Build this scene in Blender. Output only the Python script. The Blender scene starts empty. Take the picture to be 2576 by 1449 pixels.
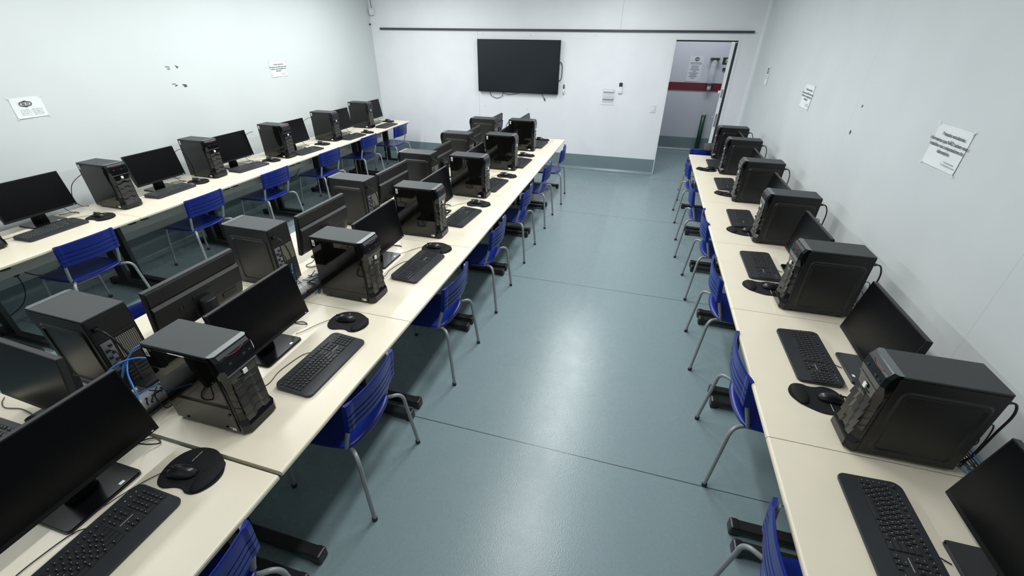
import bpy, bmesh, math, random
from mathutils import Vector, Matrix
random.seed(7)
PI = math.pi
COL = bpy.context.scene.collection

# ------------------------------------------------------------------ materials
def mat(name, col, rough=0.5, metal=0.0, spec=0.5, ior=1.5, coat=0.0, noise=0.0, nscale=40.0, bump=0.0, bscale=200.0, emit=0.0, alpha=1.0, trans=0.0):
    m = bpy.data.materials.new(name); m.use_nodes = True
    nt = m.node_tree; b = nt.nodes['Principled BSDF']
    c = (col[0], col[1], col[2], 1)
    b.inputs['Base Color'].default_value = c
    b.inputs['Roughness'].default_value = rough
    b.inputs['Metallic'].default_value = metal
    b.inputs['IOR'].default_value = ior
    b.inputs['Specular IOR Level'].default_value = spec
    b.inputs['Coat Weight'].default_value = coat
    b.inputs['Alpha'].default_value = alpha
    b.inputs['Transmission Weight'].default_value = trans
    if emit:
        b.inputs['Emission Color'].default_value = c
        b.inputs['Emission Strength'].default_value = emit
    if noise or bump:
        tc = nt.nodes.new('ShaderNodeTexCoord')
    if noise:
        n = nt.nodes.new('ShaderNodeTexNoise'); n.inputs['Scale'].default_value = nscale; n.inputs['Detail'].default_value = 5
        nt.links.new(tc.outputs['Object'], n.inputs['Vector'])
        r = nt.nodes.new('ShaderNodeMapRange')
        r.inputs['From Min'].default_value = 0.25; r.inputs['From Max'].default_value = 0.75
        r.inputs['To Min'].default_value = 1 - noise; r.inputs['To Max'].default_value = 1 + noise
        nt.links.new(n.outputs['Fac'], r.inputs['Value'])
        mx = nt.nodes.new('ShaderNodeVectorMath'); mx.operation = 'SCALE'
        mx.inputs[0].default_value = col[:3]
        nt.links.new(r.outputs['Result'], mx.inputs['Scale'])
        nt.links.new(mx.outputs['Vector'], b.inputs['Base Color'])
    if bump:
        n2 = nt.nodes.new('ShaderNodeTexNoise'); n2.inputs['Scale'].default_value = bscale; n2.inputs['Detail'].default_value = 3
        nt.links.new(tc.outputs['Object'], n2.inputs['Vector'])
        bp = nt.nodes.new('ShaderNodeBump'); bp.inputs['Strength'].default_value = bump; bp.inputs['Distance'].default_value = 0.002
        nt.links.new(n2.outputs['Fac'], bp.inputs['Height'])
        nt.links.new(bp.outputs['Normal'], b.inputs['Normal'])
    return m

def lines_mat(name, col, lines, rough=0.5, width=0.004, dark=0.55, noise=0.03, nscale=3.0, bump=0.05, bscale=60.0, spec=0.5, roughvar=0.0):
    """lines: list of (axis, position, lo_axis, lo, hi) joints drawn as thin dark lines in object space"""
    m = mat(name, col, rough, noise=noise, nscale=nscale, bump=bump, bscale=bscale, spec=spec)
    nt = m.node_tree; b = nt.nodes['Principled BSDF']
    src = b.inputs['Base Color'].links[0].from_socket
    tc = nt.nodes.new('ShaderNodeTexCoord'); sp = nt.nodes.new('ShaderNodeSeparateXYZ')
    nt.links.new(tc.outputs['Object'], sp.inputs[0])
    total = None
    for ax, pos, ax2, lo, hi in lines:
        c = nt.nodes.new('ShaderNodeMath'); c.operation = 'COMPARE'
        nt.links.new(sp.outputs[ax], c.inputs[0]); c.inputs[1].default_value = pos; c.inputs[2].default_value = width
        out = c.outputs[0]
        for op, v in (('GREATER_THAN', lo), ('LESS_THAN', hi)):
            g = nt.nodes.new('ShaderNodeMath'); g.operation = op
            nt.links.new(sp.outputs[ax2], g.inputs[0]); g.inputs[1].default_value = v
            mu = nt.nodes.new('ShaderNodeMath'); mu.operation = 'MULTIPLY'
            nt.links.new(out, mu.inputs[0]); nt.links.new(g.outputs[0], mu.inputs[1]); out = mu.outputs[0]
        if total is None: total = out
        else:
            a = nt.nodes.new('ShaderNodeMath'); a.operation = 'MAXIMUM'
            nt.links.new(total, a.inputs[0]); nt.links.new(out, a.inputs[1]); total = a.outputs[0]
    mix = nt.nodes.new('ShaderNodeMix'); mix.data_type = 'RGBA'
    nt.links.new(total, mix.inputs['Factor'])
    nt.links.new(src, mix.inputs['A'])
    mix.inputs['B'].default_value = (col[0]*dark, col[1]*dark, col[2]*dark, 1)
    nt.links.new(mix.outputs['Result'], b.inputs['Base Color'])
    if roughvar:
        n = nt.nodes.new('ShaderNodeTexNoise'); n.inputs['Scale'].default_value = 5; n.inputs['Detail'].default_value = 8; n.inputs['Roughness'].default_value = 0.7
        nt.links.new(tc.outputs['Object'], n.inputs['Vector'])
        r = nt.nodes.new('ShaderNodeMapRange'); r.inputs['From Min'].default_value = 0.3; r.inputs['From Max'].default_value = 0.7
        r.inputs['To Min'].default_value = rough - roughvar; r.inputs['To Max'].default_value = rough + roughvar
        nt.links.new(n.outputs['Fac'], r.inputs['Value']); nt.links.new(r.outputs['Result'], b.inputs['Roughness'])
    return m

def mesh_grille_mat():
    m = mat('perforated_steel', (0.015, 0.015, 0.016), 0.4, 0.3)
    nt = m.node_tree; b = nt.nodes['Principled BSDF']
    tc = nt.nodes.new('ShaderNodeTexCoord'); v = nt.nodes.new('ShaderNodeTexVoronoi')
    v.inputs['Scale'].default_value = 130; v.inputs['Randomness'].default_value = 0.0
    nt.links.new(tc.outputs['Object'], v.inputs['Vector'])
    c = nt.nodes.new('ShaderNodeMath'); c.operation = 'LESS_THAN'; c.inputs[1].default_value = 0.42
    nt.links.new(v.outputs['Distance'], c.inputs[0])
    mix = nt.nodes.new('ShaderNodeMix'); mix.data_type = 'RGBA'
    mix.inputs['A'].default_value = (0.015, 0.015, 0.016, 1); mix.inputs['B'].default_value = (0.42, 0.40, 0.33, 1)  # beige dots paint the brightness showing through the holes
    nt.links.new(c.outputs[0], mix.inputs['Factor']); nt.links.new(mix.outputs['Result'], b.inputs['Base Color'])
    return m

M = {}
M['desk'] = mat('cream_laminate', (0.78, 0.70, 0.555), 0.33, noise=0.03, nscale=6, bump=0.05, bscale=300)
M['desk_edge'] = mat('cream_edge_band', (0.66, 0.58, 0.43), 0.35)
M['modesty'] = mat('greige_panel', (0.70, 0.66, 0.57), 0.5, noise=0.02)
M['black_steel'] = mat('black_painted_steel', (0.012, 0.012, 0.013), 0.42, 0.0, bump=0.1, bscale=300)
M['black_plastic'] = mat('black_plastic', (0.012, 0.012, 0.013), 0.38, bump=0.08, bscale=500)
M['case'] = mat('case_steel_lit_top', (0.044, 0.047, 0.050), 0.58, 0.0, spec=0.4, bump=0.15, bscale=900)  # case steel for the tops, lightened to paint in the overhead light
M['case_side'] = mat('black_case_side_steel', (0.013, 0.013, 0.0135), 0.34, 0.0, spec=0.42, bump=0.1, bscale=900)
M['trim_silver'] = mat('silver_grey_trim', (0.12, 0.135, 0.14), 0.35, 0.1)
M['glossy'] = mat('glossy_black_plastic', (0.004, 0.004, 0.005), 0.14, spec=0.45)
M['glass'] = mat('smoked_side_window', (0.004, 0.004, 0.0035), 0.03, ior=1.5, spec=0.55)
M['louver'] = mat('glossy_louver', (0.028, 0.026, 0.022), 0.3, spec=0.7)
M['red'] = mat('red_accent', (0.22, 0.012, 0.02), 0.4)
M['screen'] = mat('dark_screen', (0.0035, 0.0035, 0.004), 0.24, spec=0.16)
M['bezel'] = mat('monitor_bezel', (0.008, 0.008, 0.009), 0.4, spec=.3)
M['mon_edge'] = mat('monitor_edge_grey', (0.03, 0.031, 0.033), 0.5, spec=.3)
M['mon_back'] = mat('monitor_back_textured', (0.014, 0.014, 0.0145), 0.42, spec=.4, bump=0.25, bscale=700)
M['kb'] = mat('keyboard_plastic', (0.020, 0.022, 0.026), 0.45, bump=0.1, bscale=900)
M['key'] = mat('keycap_plastic', (0.022, 0.023, 0.026), 0.38)
M['key_gap'] = mat('key_well', (0.003, 0.003, 0.003), 0.7)
M['legend'] = mat('key_legend_white', (0.42, 0.42, 0.42), 0.6)
M['pad'] = mat('mousepad_cloth', (0.010, 0.0095, 0.011), 0.75, spec=0.25, bump=0.3, bscale=900)
M['mouse'] = mat('mouse_satin_black', (0.012, 0.012, 0.014), 0.3)
M['rubber'] = mat('black_rubber_cable', (0.012, 0.012, 0.013), 0.45)
M['blue_cable'] = mat('blue_network_cable', (0.04, 0.22, 0.62), 0.4)
M['chair_blue'] = mat('royal_blue_plastic', (0.006, 0.018, 0.19), 0.32, spec=0.4, noise=0.06, nscale=12)
M['chair_tube'] = mat('grey_painted_tube', (0.27, 0.285, 0.29), 0.35, 0.1)
M['foot_cap'] = mat('dark_foot_cap', (0.01, 0.012, 0.03), 0.5)
M['white'] = mat('white_sticker', (0.80, 0.80, 0.78), 0.5)
M['ink'] = mat('black_ink', (0.04, 0.04, 0.045), 0.6)
M['ink_soft'] = mat('faded_ink', (0.33, 0.35, 0.37), 0.6)
M['paper'] = mat('white_paper', (0.76, 0.79, 0.79), 0.6, noise=0.03, nscale=8)
M['white_plastic'] = mat('white_plastic', (0.72, 0.74, 0.76), 0.35)
M['clear'] = mat('clear_acrylic', (0.85, 0.87, 0.9), 0.1, alpha=0.35)
M['tape'] = mat('clear_tape', (0.8, 0.82, 0.83), 0.2, alpha=0.3)
M['silver'] = mat('silver_metal', (0.5, 0.5, 0.5), 0.3, 0.9)
M['duct'] = mat('silver_grey_duct', (0.66, 0.66, 0.64), 0.25, 0.0, noise=0.12, nscale=14)
M['io'] = mat('io_shield_silver', (0.30, 0.31, 0.34), 0.35, 0.7)
M['grille'] = mesh_grille_mat()
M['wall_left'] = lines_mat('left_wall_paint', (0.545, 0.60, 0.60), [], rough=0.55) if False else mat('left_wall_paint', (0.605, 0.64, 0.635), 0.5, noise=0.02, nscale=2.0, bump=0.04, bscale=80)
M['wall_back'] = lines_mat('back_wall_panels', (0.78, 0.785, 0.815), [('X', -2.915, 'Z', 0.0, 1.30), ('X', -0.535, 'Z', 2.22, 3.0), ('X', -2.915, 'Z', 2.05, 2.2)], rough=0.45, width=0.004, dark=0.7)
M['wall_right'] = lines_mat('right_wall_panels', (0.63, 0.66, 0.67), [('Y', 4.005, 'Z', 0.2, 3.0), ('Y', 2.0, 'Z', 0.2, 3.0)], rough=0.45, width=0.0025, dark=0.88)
M['ceiling'] = mat('white_ceiling', (0.70, 0.72, 0.72), 0.6, noise=0.01)
M['corridor'] = mat('corridor_wall_paint', (0.52, 0.54, 0.60), 0.55, noise=0.02)
M['band'] = mat('maroon_band', (0.13, 0.015, 0.022), 0.4)
M['floor'] = lines_mat('blue_grey_vinyl', (0.205, 0.272, 0.290), [('Y', v, 'X', -9, 9) for v in (-0.3, 1.706, 3.705, 5.70, 7.70, 9.7)], rough=0.275, width=0.0035, dark=0.3, noise=0.03, nscale=60, bump=0.3, bscale=150, roughvar=0.03)
M['base'] = mat('blue_grey_vinyl_cove', (0.170, 0.228, 0.245), 0.3, noise=0.03, nscale=5)
M['rail'] = mat('dark_grey_rail', (0.045, 0.045, 0.06), 0.4)
M['tv'] = mat('tv_screen', (0.009, 0.013, 0.017), 0.24, spec=0.5)
M['green'] = mat('dark_green_paint', (0.006, 0.045, 0.025), 0.4)
M['beige_cap'] = mat('grey_cap', (0.35, 0.35, 0.32), 0.5)
M['dark_matte'] = mat('dark_matte_grey', (0.02, 0.022, 0.022), 0.6)
M['door'] = mat('white_door_edge', (0.80, 0.82, 0.84), 0.4)
M['frame'] = mat('painted_door_frame', (0.76, 0.765, 0.79), 0.4)
M['emblem'] = mat('pale_moulded_emblem', (0.30, 0.34, 0.55), 0.4)
M['orange'] = mat('pale_orange_tag', (0.62, 0.33, 0.2), 0.5)
M['stain'] = mat('brown_stain', (0.10, 0.07, 0.065), 0.7)
M['sign'] = mat('dark_sign', (0.02, 0.025, 0.02), 0.4)
M['glow'] = mat('sign_figure_pale', (0.62, 0.66, 0.5), 0.5)

# ------------------------------------------------------------------ mesh builder
class MB:
    def __init__(s): s.bm = bmesh.new(); s.mats = []
    def mi(s, m):
        if m not in s.mats: s.mats.append(m)
        return s.mats.index(m)
    def _set(s, faces, m, smooth=False):
        i = s.mi(m)
        for f in faces: f.material_index = i; f.smooth = smooth
    def box(s, lo, hi, m, bevel=0.0, seg=2, mtx=None):
        n0 = set(s.bm.faces)
        r = bmesh.ops.create_cube(s.bm, size=1.0)
        for v in r['verts']:
            v.co = Vector([(lo[i] + hi[i]) / 2 + v.co[i] * (hi[i] - lo[i]) for i in range(3)])
        if bevel:
            es = list({e for v in r['verts'] for e in v.link_edges})
            bmesh.ops.bevel(s.bm, geom=es, offset=bevel, segments=seg, profile=0.5, affect='EDGES')
        nf = [f for f in s.bm.faces if f not in n0]
        s._set(nf, m)
        if mtx is not None:
            for v in {v for f in nf for v in f.verts}: v.co = mtx @ v.co
        return s
    def prism(s, pts, axis, a, b, m, mtx=None, smooth=False, caps=True):
        """pts 2D polygon; axis 'X','Y','Z' extruded from a to b"""
        def mk(p, h):
            if axis == 'Z': c = Vector((p[0], p[1], h))
            elif axis == 'Y': c = Vector((p[0], h, p[1]))
            else: c = Vector((h, p[0], p[1]))
            return s.bm.verts.new(mtx @ c if mtx is not None else c)
        A = [mk(p, a) for p in pts]; B = [mk(p, b) for p in pts]
        fs = []
        n = len(pts)
        for i in range(n):
            j = (i + 1) % n
            f = s.bm.faces.new((A[i], A[j], B[j], B[i])); fs.append(f)
        s._set(fs, m, smooth)
        if caps:
            c = [s.bm.faces.new(A[::-1]), s.bm.faces.new(B)]
            s._set(c, m)
        return s
    def loft(s, rings, m, closed=True, caps=True, smooth=True):
        R = [[s.bm.verts.new(p) for p in r] for r in rings]
        fs = []
        n = len(R[0])
        for k in range(len(R) - 1):
            for i in range(n if closed else n - 1):
                j = (i + 1) % n
                fs.append(s.bm.faces.new((R[k][i], R[k][j], R[k+1][j], R[k+1][i])))
        s._set(fs, m, smooth)
        if caps and closed:
            s._set([s.bm.faces.new(R[0][::-1]), s.bm.faces.new(R[-1])], m)
        return s
    def tube(s, pts, r, m, seg=8, sub=6, curve=True):
        P = [Vector(p) for p in pts]
        if curve and len(P) > 2:
            Q = []
            for i in range(len(P) - 1):
                p0 = P[max(i-1, 0)]; p1 = P[i]; p2 = P[i+1]; p3 = P[min(i+2, len(P)-1)]
                for k in range(sub):
                    t = k / sub
                    Q.append(0.5 * ((2*p1) + (p2-p0)*t + (2*p0-5*p1+4*p2-p3)*t*t + (-p0+3*p1-3*p2+p3)*t*t*t))
            Q.append(P[-1]); P = Q
        rings = []
        up = None
        for i, p in enumerate(P):
            d = (P[min(i+1, len(P)-1)] - P[max(i-1, 0)])
            if d.length < 1e-9: d = Vector((0, 0, 1))
            d.normalize()
            if up is None:
                up = Vector((0, 0, 1)) if abs(d.z) < 0.9 else Vector((1, 0, 0))
            a = d.cross(up)
            if a.length < 1e-6: a = d.cross(Vector((0.3, 1, 0.2)))
            a.normalize(); b = a.cross(d).normalized(); up = b
            rings.append([p + a * (r * math.cos(2*PI*k/seg)) + b * (r * math.sin(2*PI*k/seg)) for k in range(seg)])
        return s.loft(rings, m)
    def cyl(s, p, q, r, m, seg=16, r2=None):
        P, Q = Vector(p), Vector(q); d = (Q - P).normalized()
        up = Vector((0, 0, 1)) if abs(d.z) < 0.9 else Vector((1, 0, 0))
        a = d.cross(up).normalized(); b = a.cross(d)
        r2 = r if r2 is None else r2
        ring = lambda c, rr: [c + a * rr * math.cos(2*PI*k/seg) + b * rr * math.sin(2*PI*k/seg) for k in range(seg)]
        return s.loft([ring(P, r), ring(Q, r2)], m)
    def quad(s, pts, m):
        s._set([s.bm.faces.new([s.bm.verts.new(p) for p in pts])], m); return s
    def build(s, name, parent=None, loc=None):
        me = bpy.data.meshes.new(name)
        bmesh.ops.recalc_face_normals(s.bm, faces=s.bm.faces)
        s.bm.to_mesh(me); s.bm.free()
        for m in s.mats: me.materials.append(m)
        o = bpy.data.objects.new(name, me); COL.objects.link(o)
        if parent is not None: o.parent = parent
        if loc: o.location = loc
        return o

def rrect(x0, y0, x1, y1, r, n=4, rs=None):
    rs = rs or (r, r, r, r)   # corners: (x0,y0),(x1,y0),(x1,y1),(x0,y1)
    pts = []
    for (cx, cy, a0, rr) in ((x0, y0, PI, rs[0]), (x1, y0, 1.5*PI, rs[1]), (x1, y1, 0, rs[2]), (x0, y1, .5*PI, rs[3])):
        ox = cx + (rr if cx == x0 else -rr); oy = cy + (rr if cy == y0 else -rr)
        for k in range(n + 1):
            a = a0 + k / n * PI / 2
            pts.append((ox + rr * math.cos(a), oy + rr * math.sin(a)))
    return pts

def empty(name, loc=(0, 0, 0), rz=0.0):
    o = bpy.data.objects.new(name, None); COL.objects.link(o)
    o.empty_display_size = 0.1; o.location = loc; o.rotation_euler = (0, 0, rz); return o
def tag(o, label=None, cat=None, group=None, kind=None):
    if label: o['label'] = label
    if cat: o['category'] = cat
    if group: o['group'] = group
    if kind: o['kind'] = kind
    return o
def copy_tree(o, parent=None):
    c = o.copy(); COL.objects.link(c)
    if parent is not None: c.parent = parent; c.matrix_parent_inverse = o.matrix_parent_inverse.copy()
    for ch in [x for x in KIDS.get(o.name, [])]: copy_kids(ch, c)
    return c
KIDS = {}
def copy_kids(o, parent):
    c = o.copy(); COL.objects.link(c); c.parent = parent
    for ch in KIDS.get(o.name, []): copy_kids(ch, c)
def note_tree(o):
    KIDS[o.name] = list(o.children)
    for c in o.children: note_tree(c)
USED = set()
def place(proto, x, y, z, rz, label, group=None):
    if proto.name not in USED:
        note_tree(proto); USED.add(proto.name); o = proto
    else: o = copy_tree(proto)
    o.location = (x, y, z); o.rotation_euler = (0, 0, rz); o['label'] = label
    if group: o['group'] = group
    return o

def text_mesh(name, body, size, m, parent, loc, rot, align='CENTER', bold=0.0, sx=1.0):
    c = bpy.data.curves.new(name, 'FONT'); c.body = body; c.size = size; c.align_x = align; c.align_y = 'CENTER'
    c.offset = bold; c.space_line = 1.1
    t = bpy.data.objects.new(name + '_tmp', c); COL.objects.link(t)
    dg = bpy.context.evaluated_depsgraph_get(); dg.update()
    me = bpy.data.meshes.new_from_object(t.evaluated_get(dg)); me.name = name
    bpy.data.objects.remove(t)
    me.materials.clear(); me.materials.append(m)
    o = bpy.data.objects.new(name, me); COL.objects.link(o)
    o.parent = parent; o.location = loc; o.rotation_euler = rot; o.scale = (sx, 1, 1)
    return o

# ------------------------------------------------------------------ room shell
XL, XR, YB, YF, HC = -4.95, 1.52, 7.95, -1.4, 3.0
DX0, DX1, DZ = 0.313, 1.213, 2.085
def S(o): return tag(o, kind='structure')
S(MB().box((-6.2, YF - .1, -0.1), (4.0, 10.35, 0), M['floor']).build('floor'))
S(MB().box((-6.2, YF - .1, HC), (4.0, 10.35, HC + .1), M['ceiling']).build('ceiling'))
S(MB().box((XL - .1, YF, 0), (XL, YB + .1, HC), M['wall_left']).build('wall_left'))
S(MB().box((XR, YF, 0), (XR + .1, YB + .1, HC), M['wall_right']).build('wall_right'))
S(MB().box((XL - .1, YF - .1, 0), (XR + .1, YF, HC), M['wall_left']).build('wall_front'))
w = MB()
w.box((XL, YB, 0), (DX0, YB + .1, HC), M['wall_back'])
w.box((DX1, YB, 0), (XR, YB + .1, HC), M['wall_back'])
w.box((DX0, YB, DZ), (DX1, YB + .1, HC), M['wall_back'])
S(w.build('wall_back'))
# corridor
S(MB().box((-6.2, 10.15, 0), (4.0, 10.25, HC), M['corridor']).build('wall_corridor'))
S(MB().box((-1.6, YB + .1, 0), (-1.5, 10.15, HC), M['corridor']).build('wall_corridor_left'))
S(MB().box((3.2, YB + .1, 0), (3.3, 10.15, HC), M['corridor']).build('wall_corridor_right'))
def cove(length):
    H, R, T = 0.265, 0.06, 0.006
    pts = [(0.0, H), (T, H), (T, R)]
    for k in range(1, 7):
        a = k / 6 * PI / 2
        pts.append((T + R - R * math.cos(a), R - (R - 0.003) * math.sin(a)))
    pts += [(T + R, 0.0), (0, 0)]
    return pts
def baseboard(name, x, y, length, rz):
    b = MB().prism(cove(0), 'Y', 0, length, M['base'])
    o = b.build(name); o.location = (x, y, 0.0005); o.rotation_euler = (0, 0, rz); return S(o)
baseboard('baseboard_left', XL, YF, YB - YF, 0)
baseboard('baseboard_right', XR, YB, YB - YF, PI)
baseboard('baseboard_back', XL, YB, DX0 - XL, -PI/2)
baseboard('baseboard_back_right', DX1, YB, XR - DX1, -PI/2)
baseboard('baseboard_corridor', -1.5, 10.15, 4.7, -PI/2)
S(MB().box((-1.5, 10.135, 1.178), (3.2, 10.15, 1.322), M['band']).build('trim_1'))
c = MB(); c.prism([(0, 0), (-.045, 0), (-.04, -.02), (-.02, -.04), (0, -.045)], 'Z', 0, HC, M['white_plastic'])
o = c.build('trim_2'); o.location = (XR, YB, 0); S(o)
# black aluminium rail
r = MB().box((-4.768, YB - .03, 2.181), (1.385, YB, 2.212), M['rail'], 0.002); tag(r.build('picture_rail'), 'long thin dark rail fixed across the far wall above the television', 'rail')
# door opening frame and open leaf
f = MB()
f.box((DX0 - .03, YB - .004, 0.27), (DX0, YB, DZ + .03), M['frame'], .002); f.box((DX1, YB - .004, 0.27), (DX1 + .03, YB, DZ + .03), M['frame'], .001)
f.box((DX0, YB - .004, DZ), (DX1, YB, DZ + .03), M['frame'], .001)
f.box((DX0 - .001, YB - .002, 0.0), (DX0 + .012, YB + .1, DZ), M['door']); f.box((DX1 - .006, YB, 0), (DX1 + .001, YB + .1, DZ), M['door'])
f.box((DX0, YB + .03, DZ - .02), (DX1, YB + .1, DZ + .001), M['dark_matte'])
S(f.build('trim_3'))
d = empty('door_1', (1.15, YB + .03, 0.0), math.radians(-7.5)); S(d)
MB().box((-.022, 0.002, 0.01), (.022, .84, DZ - .03), M['door'], .003).build('door_leaf', d)
g = MB().box((.023, 0.0, 0.01), (.052, .05, DZ - .03), M['dark_matte'], .004); g.build('shade_strip', d)  # shade beside the leaf edge, put in as a dark strip
h = MB(); h.cyl((-.03, .03, 1.0), (-.075, .03, 1.0), .009, M['silver']); h.tube([(-.075, .03, 1.0), (-.078, .06, 1.0), (-.078, .14, 1.0)], .009, M['silver'])
h.cyl((.05, .03, 1.0), (.095, .03, 1.0), .009, M['silver']); h.tube([(.095, .03, 1.0), (.098, .06, 1.0), (.098, .14, 1.0)], .009, M['silver'])
h.build('door_handle', d)
h = MB().box((-.013, -.001, 1.30), (.013, .0025, 1.42), M['silver'], .001); h.box((-.013, -.001, .86), (.013, .0025, 1.06), M['silver'], .001); h.build('lock_plate', d)
h = MB().cyl((-.022, .05, 1.37), (-.06, .05, 1.37), .026, M['white_plastic'], 20); h.build('lock_knob', d)
h = MB().box((-.05, .045, 1.25), (-.046, .075, 1.32), M['orange'], .001); h.tube([(-.05, .05, 1.35), (-.048, .055, 1.33), (-.048, .06, 1.31)], .002, M['silver']); h.build('key_tag', d)

# ------------------------------------------------------------------ corridor things
CW = 10.15
gp = empty('green_post', (1.20, 9.98, 0)); tag(gp, 'dark green round post with a grey cap standing in the corridor behind the doorway', 'post')
MB().cyl((0, 0, 0), (0, 0, .73), .045, M['green'], 24).build('pole', gp); MB().cyl((0, 0, .73), (0, 0, .79), .047, M['beige_cap'], 24, .042).build('cap', gp)
cd = empty('cup_dispenser', (1.19, CW, 1.25)); tag(cd, 'clear tube cup dispenser with a grey lid on the corridor wall', 'dispenser')
MB().cyl((0, -.07, .07), (0, -.07, .49), .055, M['clear'], 20).build('tube', cd)
MB().box((-.08, -.13, .49), (.08, 0, .52), M['dark_matte'], .006).build('lid', cd)
MB().cyl((0, -.07, -.05), (0, -.07, .045), .035, M['white_plastic'], 20, .045).build('paper_cup', cd)
MB().cyl((0, -.07, .045), (0, -.07, .075), .065, M['rail'], 20).build('collar', cd)
sg = empty('emergency_sign', (1.42, CW, 1.72)); tag(sg, 'small dark square safety sign with a pale running figure beside the door leaf', 'sign')
MB().box((-.08, -.008, -.06), (.08, -.001, .06), M['sign'], .002).build('sign_board', sg)
q = MB(); q.cyl((-.01, -.0095, .028), (-.01, -.008, .028), .011, M['glow'], 12)
for a, b_ in (((-.01, .018), (-.02, -.008)), ((-.02, -.008), (-.002, -.02)), ((-.002, -.02), (-.012, -.042)), ((-.02, -.008), (-.04, -.035)), ((-.01, .015), (.012, .0)), ((-.01, .015), (-.035, .005))):
    q.tube([(a[0], -.009, a[1]), (b_[0], -.009, b_[1])], .004, M['glow'], 6, curve=False)
q.box((.025, -.0095, -.045), (.055, -.008, .035), M['glow']); q.build('running_figure', sg)
sb = MB().box((1.37, CW - .03, 1.555), (1.42, CW, 1.60), M['dark_matte'], .005).build('wall_button'); tag(sb, 'small dark round-cornered button box under the safety sign', 'button')

def hex_logo(mb, cx, cz, w, h, plane):
    """thick-edged hexagonal badge with small strokes, drawn on a vertical sheet; plane maps (u, v, d) to 3D"""
    out = [(-.5, 0), (-.42, .28), (-.2, .36), (0, .5), (.2, .36), (.42, .28), (.5, 0), (.42, -.28), (.2, -.36), (0, -.5), (-.2, -.36), (-.42, -.28)]
    inn = [(-.42, 0), (-.36, .2), (-.2, .24), (0, .26), (.2, .24), (.36, .2), (.42, 0), (.36, -.2), (.2, -.24), (0, -.26), (-.2, -.24), (-.36, -.2)]
    for i in range(12):
        j = (i + 1) % 12
        mb.quad([plane(cx + p[0]*w, cz + p[1]*h, .0009) for p in (out[i], out[j], inn[j], inn[i])], M['ink'])
    for u in (-.26, -.17, -.08, .05, .14, .23):
        mb.quad([plane(cx + a*w, cz + b*h, .0009) for a, b in ((u, -.15), (u+.045, -.15), (u+.045, .15), (u, .15))], M['ink'])
    mb.quad([plane(cx + a*w, cz + b*h, .0009) for a, b in ((-.24, .12), (-.20, .15), (-.06, -.12), (-.10, -.15))], M['ink'])
def strokes(mb, u0, u1, v, h, plane, m):
    u = u0
    while u < u1:
        l = min(random.uniform(.012, .035) * (abs(u1-u0) / .15 + .3), u1 - u)
        mb.quad([plane(u, v, .0008), plane(u + l, v, .0008), plane(u + l, v + h, .0008), plane(u, v + h, .0008)], m)
        u += l + .006

def notice(name, loc, rz, w, h, label, body=True, tilt=0.0, grp=None):
    """sheet in local XZ plane facing -Y"""
    o = empty(name, loc, rz); o.rotation_euler = (0, tilt, rz); tag(o, label, 'paper notice', grp)
    nx, nz = 10, 8
    mb = MB(); G = []
    for i in range(nx + 1):
        row = []
        for k in range(nz + 1):
            u, v = i / nx, k / nz
            lift = .003 + .004 * (max(0, (.18 - v) / .18)) ** 1.5 * (1 if u < .5 else .4) + .0012 * math.sin(u*9) * math.sin(v*7)
            row.append(mb.bm.verts.new((-w/2 + u*w, -lift, -h/2 + v*h)))
        G.append(row)
    fs = [mb.bm.faces.new((G[i][k], G[i+1][k], G[i+1][k+1], G[i][k+1])) for i in range(nx) for k in range(nz)]
    mb._set(fs, M['paper'], True)
    mb.build('sheet', o)
    for (a, b, r0) in ((-w/2, h/2, .6), (w/2, h/2, -.6), (-w/2, -h/2, -.6), (w/2, -h/2, .6)):
        mt = Matrix.Translation((a, -.0075, b)) @ Matrix.Rotation(r0, 4, 'Y')
        tp = MB(); tp.box((-.013, -.0002, -.006), (.013, .0002, .006), M['tape'], mtx=mt)
        tp.build('tape', o)
    return o
Tf = (PI/2, 0, 0)
def lab_notice(loc, rz, w, h, label, tilt=0.0):
    o = notice('paper_notice', loc, rz, w, h, label, tilt=tilt)
    s_ = h
    y = -.0085
    text_mesh('heading_text', 'Prezados estudantes,', .115*s_, M['ink'], o, (.02, y, .30*s_), Tf, bold=.002*s_)
    text_mesh('body_text', 'Informamos que NÃO salvem seus\ntrabalhos nos computadores do\nlaboratório.', .115*s_, M['ink'], o, (0, y, .01*s_), Tf, bold=.0025*s_)
    text_mesh('signature_text', 'Atenciosamente,\nCoordenação do curso', .062*s_, M['ink_soft'], o, (.27*w, y, -.33*s_), Tf, bold=.001*s_)
    return o
# notices on the right wall (face -x: local -Y -> world -X => rz = -90deg)
lab_notice((XR, 2.76, 1.677), -PI/2, .295, .20, 'large creased white notice taped on the right wall, nearest to the camera', 0.0)
lab_notice((XR, 5.155, 1.65), -PI/2, .29, .205, 'smaller looking white notice on the right wall above the farther towers', 0.0)
lab_notice((XL, 5.45, 1.70), PI/2, .29, .19, 'white notice with five printed lines on the left wall toward the far corner', 0.0)
o = notice('paper_notice', (XL, 2.555, 1.59), PI/2, .215, .155, 'white notice with a black hexagon badge on the left wall, near the frame edge')
P_ = lambda u, v, d: (u, -.0075 - d, v)
b = MB(); hex_logo(b, -.015, .03, .09, .05, P_); b.build('badge', o)
b = MB()
for k in range(4):
    strokes(b, -.07, -.005, -.015 - k*.013, .0028, P_, M['ink_soft']); strokes(b, .012, .085, -.015 - k*.013, .0028, P_, M['ink_soft'])
b.build('printed_lines', o)
o = notice('paper_notice', (XR, 7.02, 1.70), -PI/2, .15, .21, 'tiny white notice with a black badge on the right wall near the door')
b = MB(); hex_logo(b, 0, .055, .09, .08, P_); strokes(b, -.05, .05, -.01, .006, P_, M['ink_soft']); strokes(b, -.05, .05, -.035, .006, P_, M['ink_soft']); b.build('badge', o)
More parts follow.
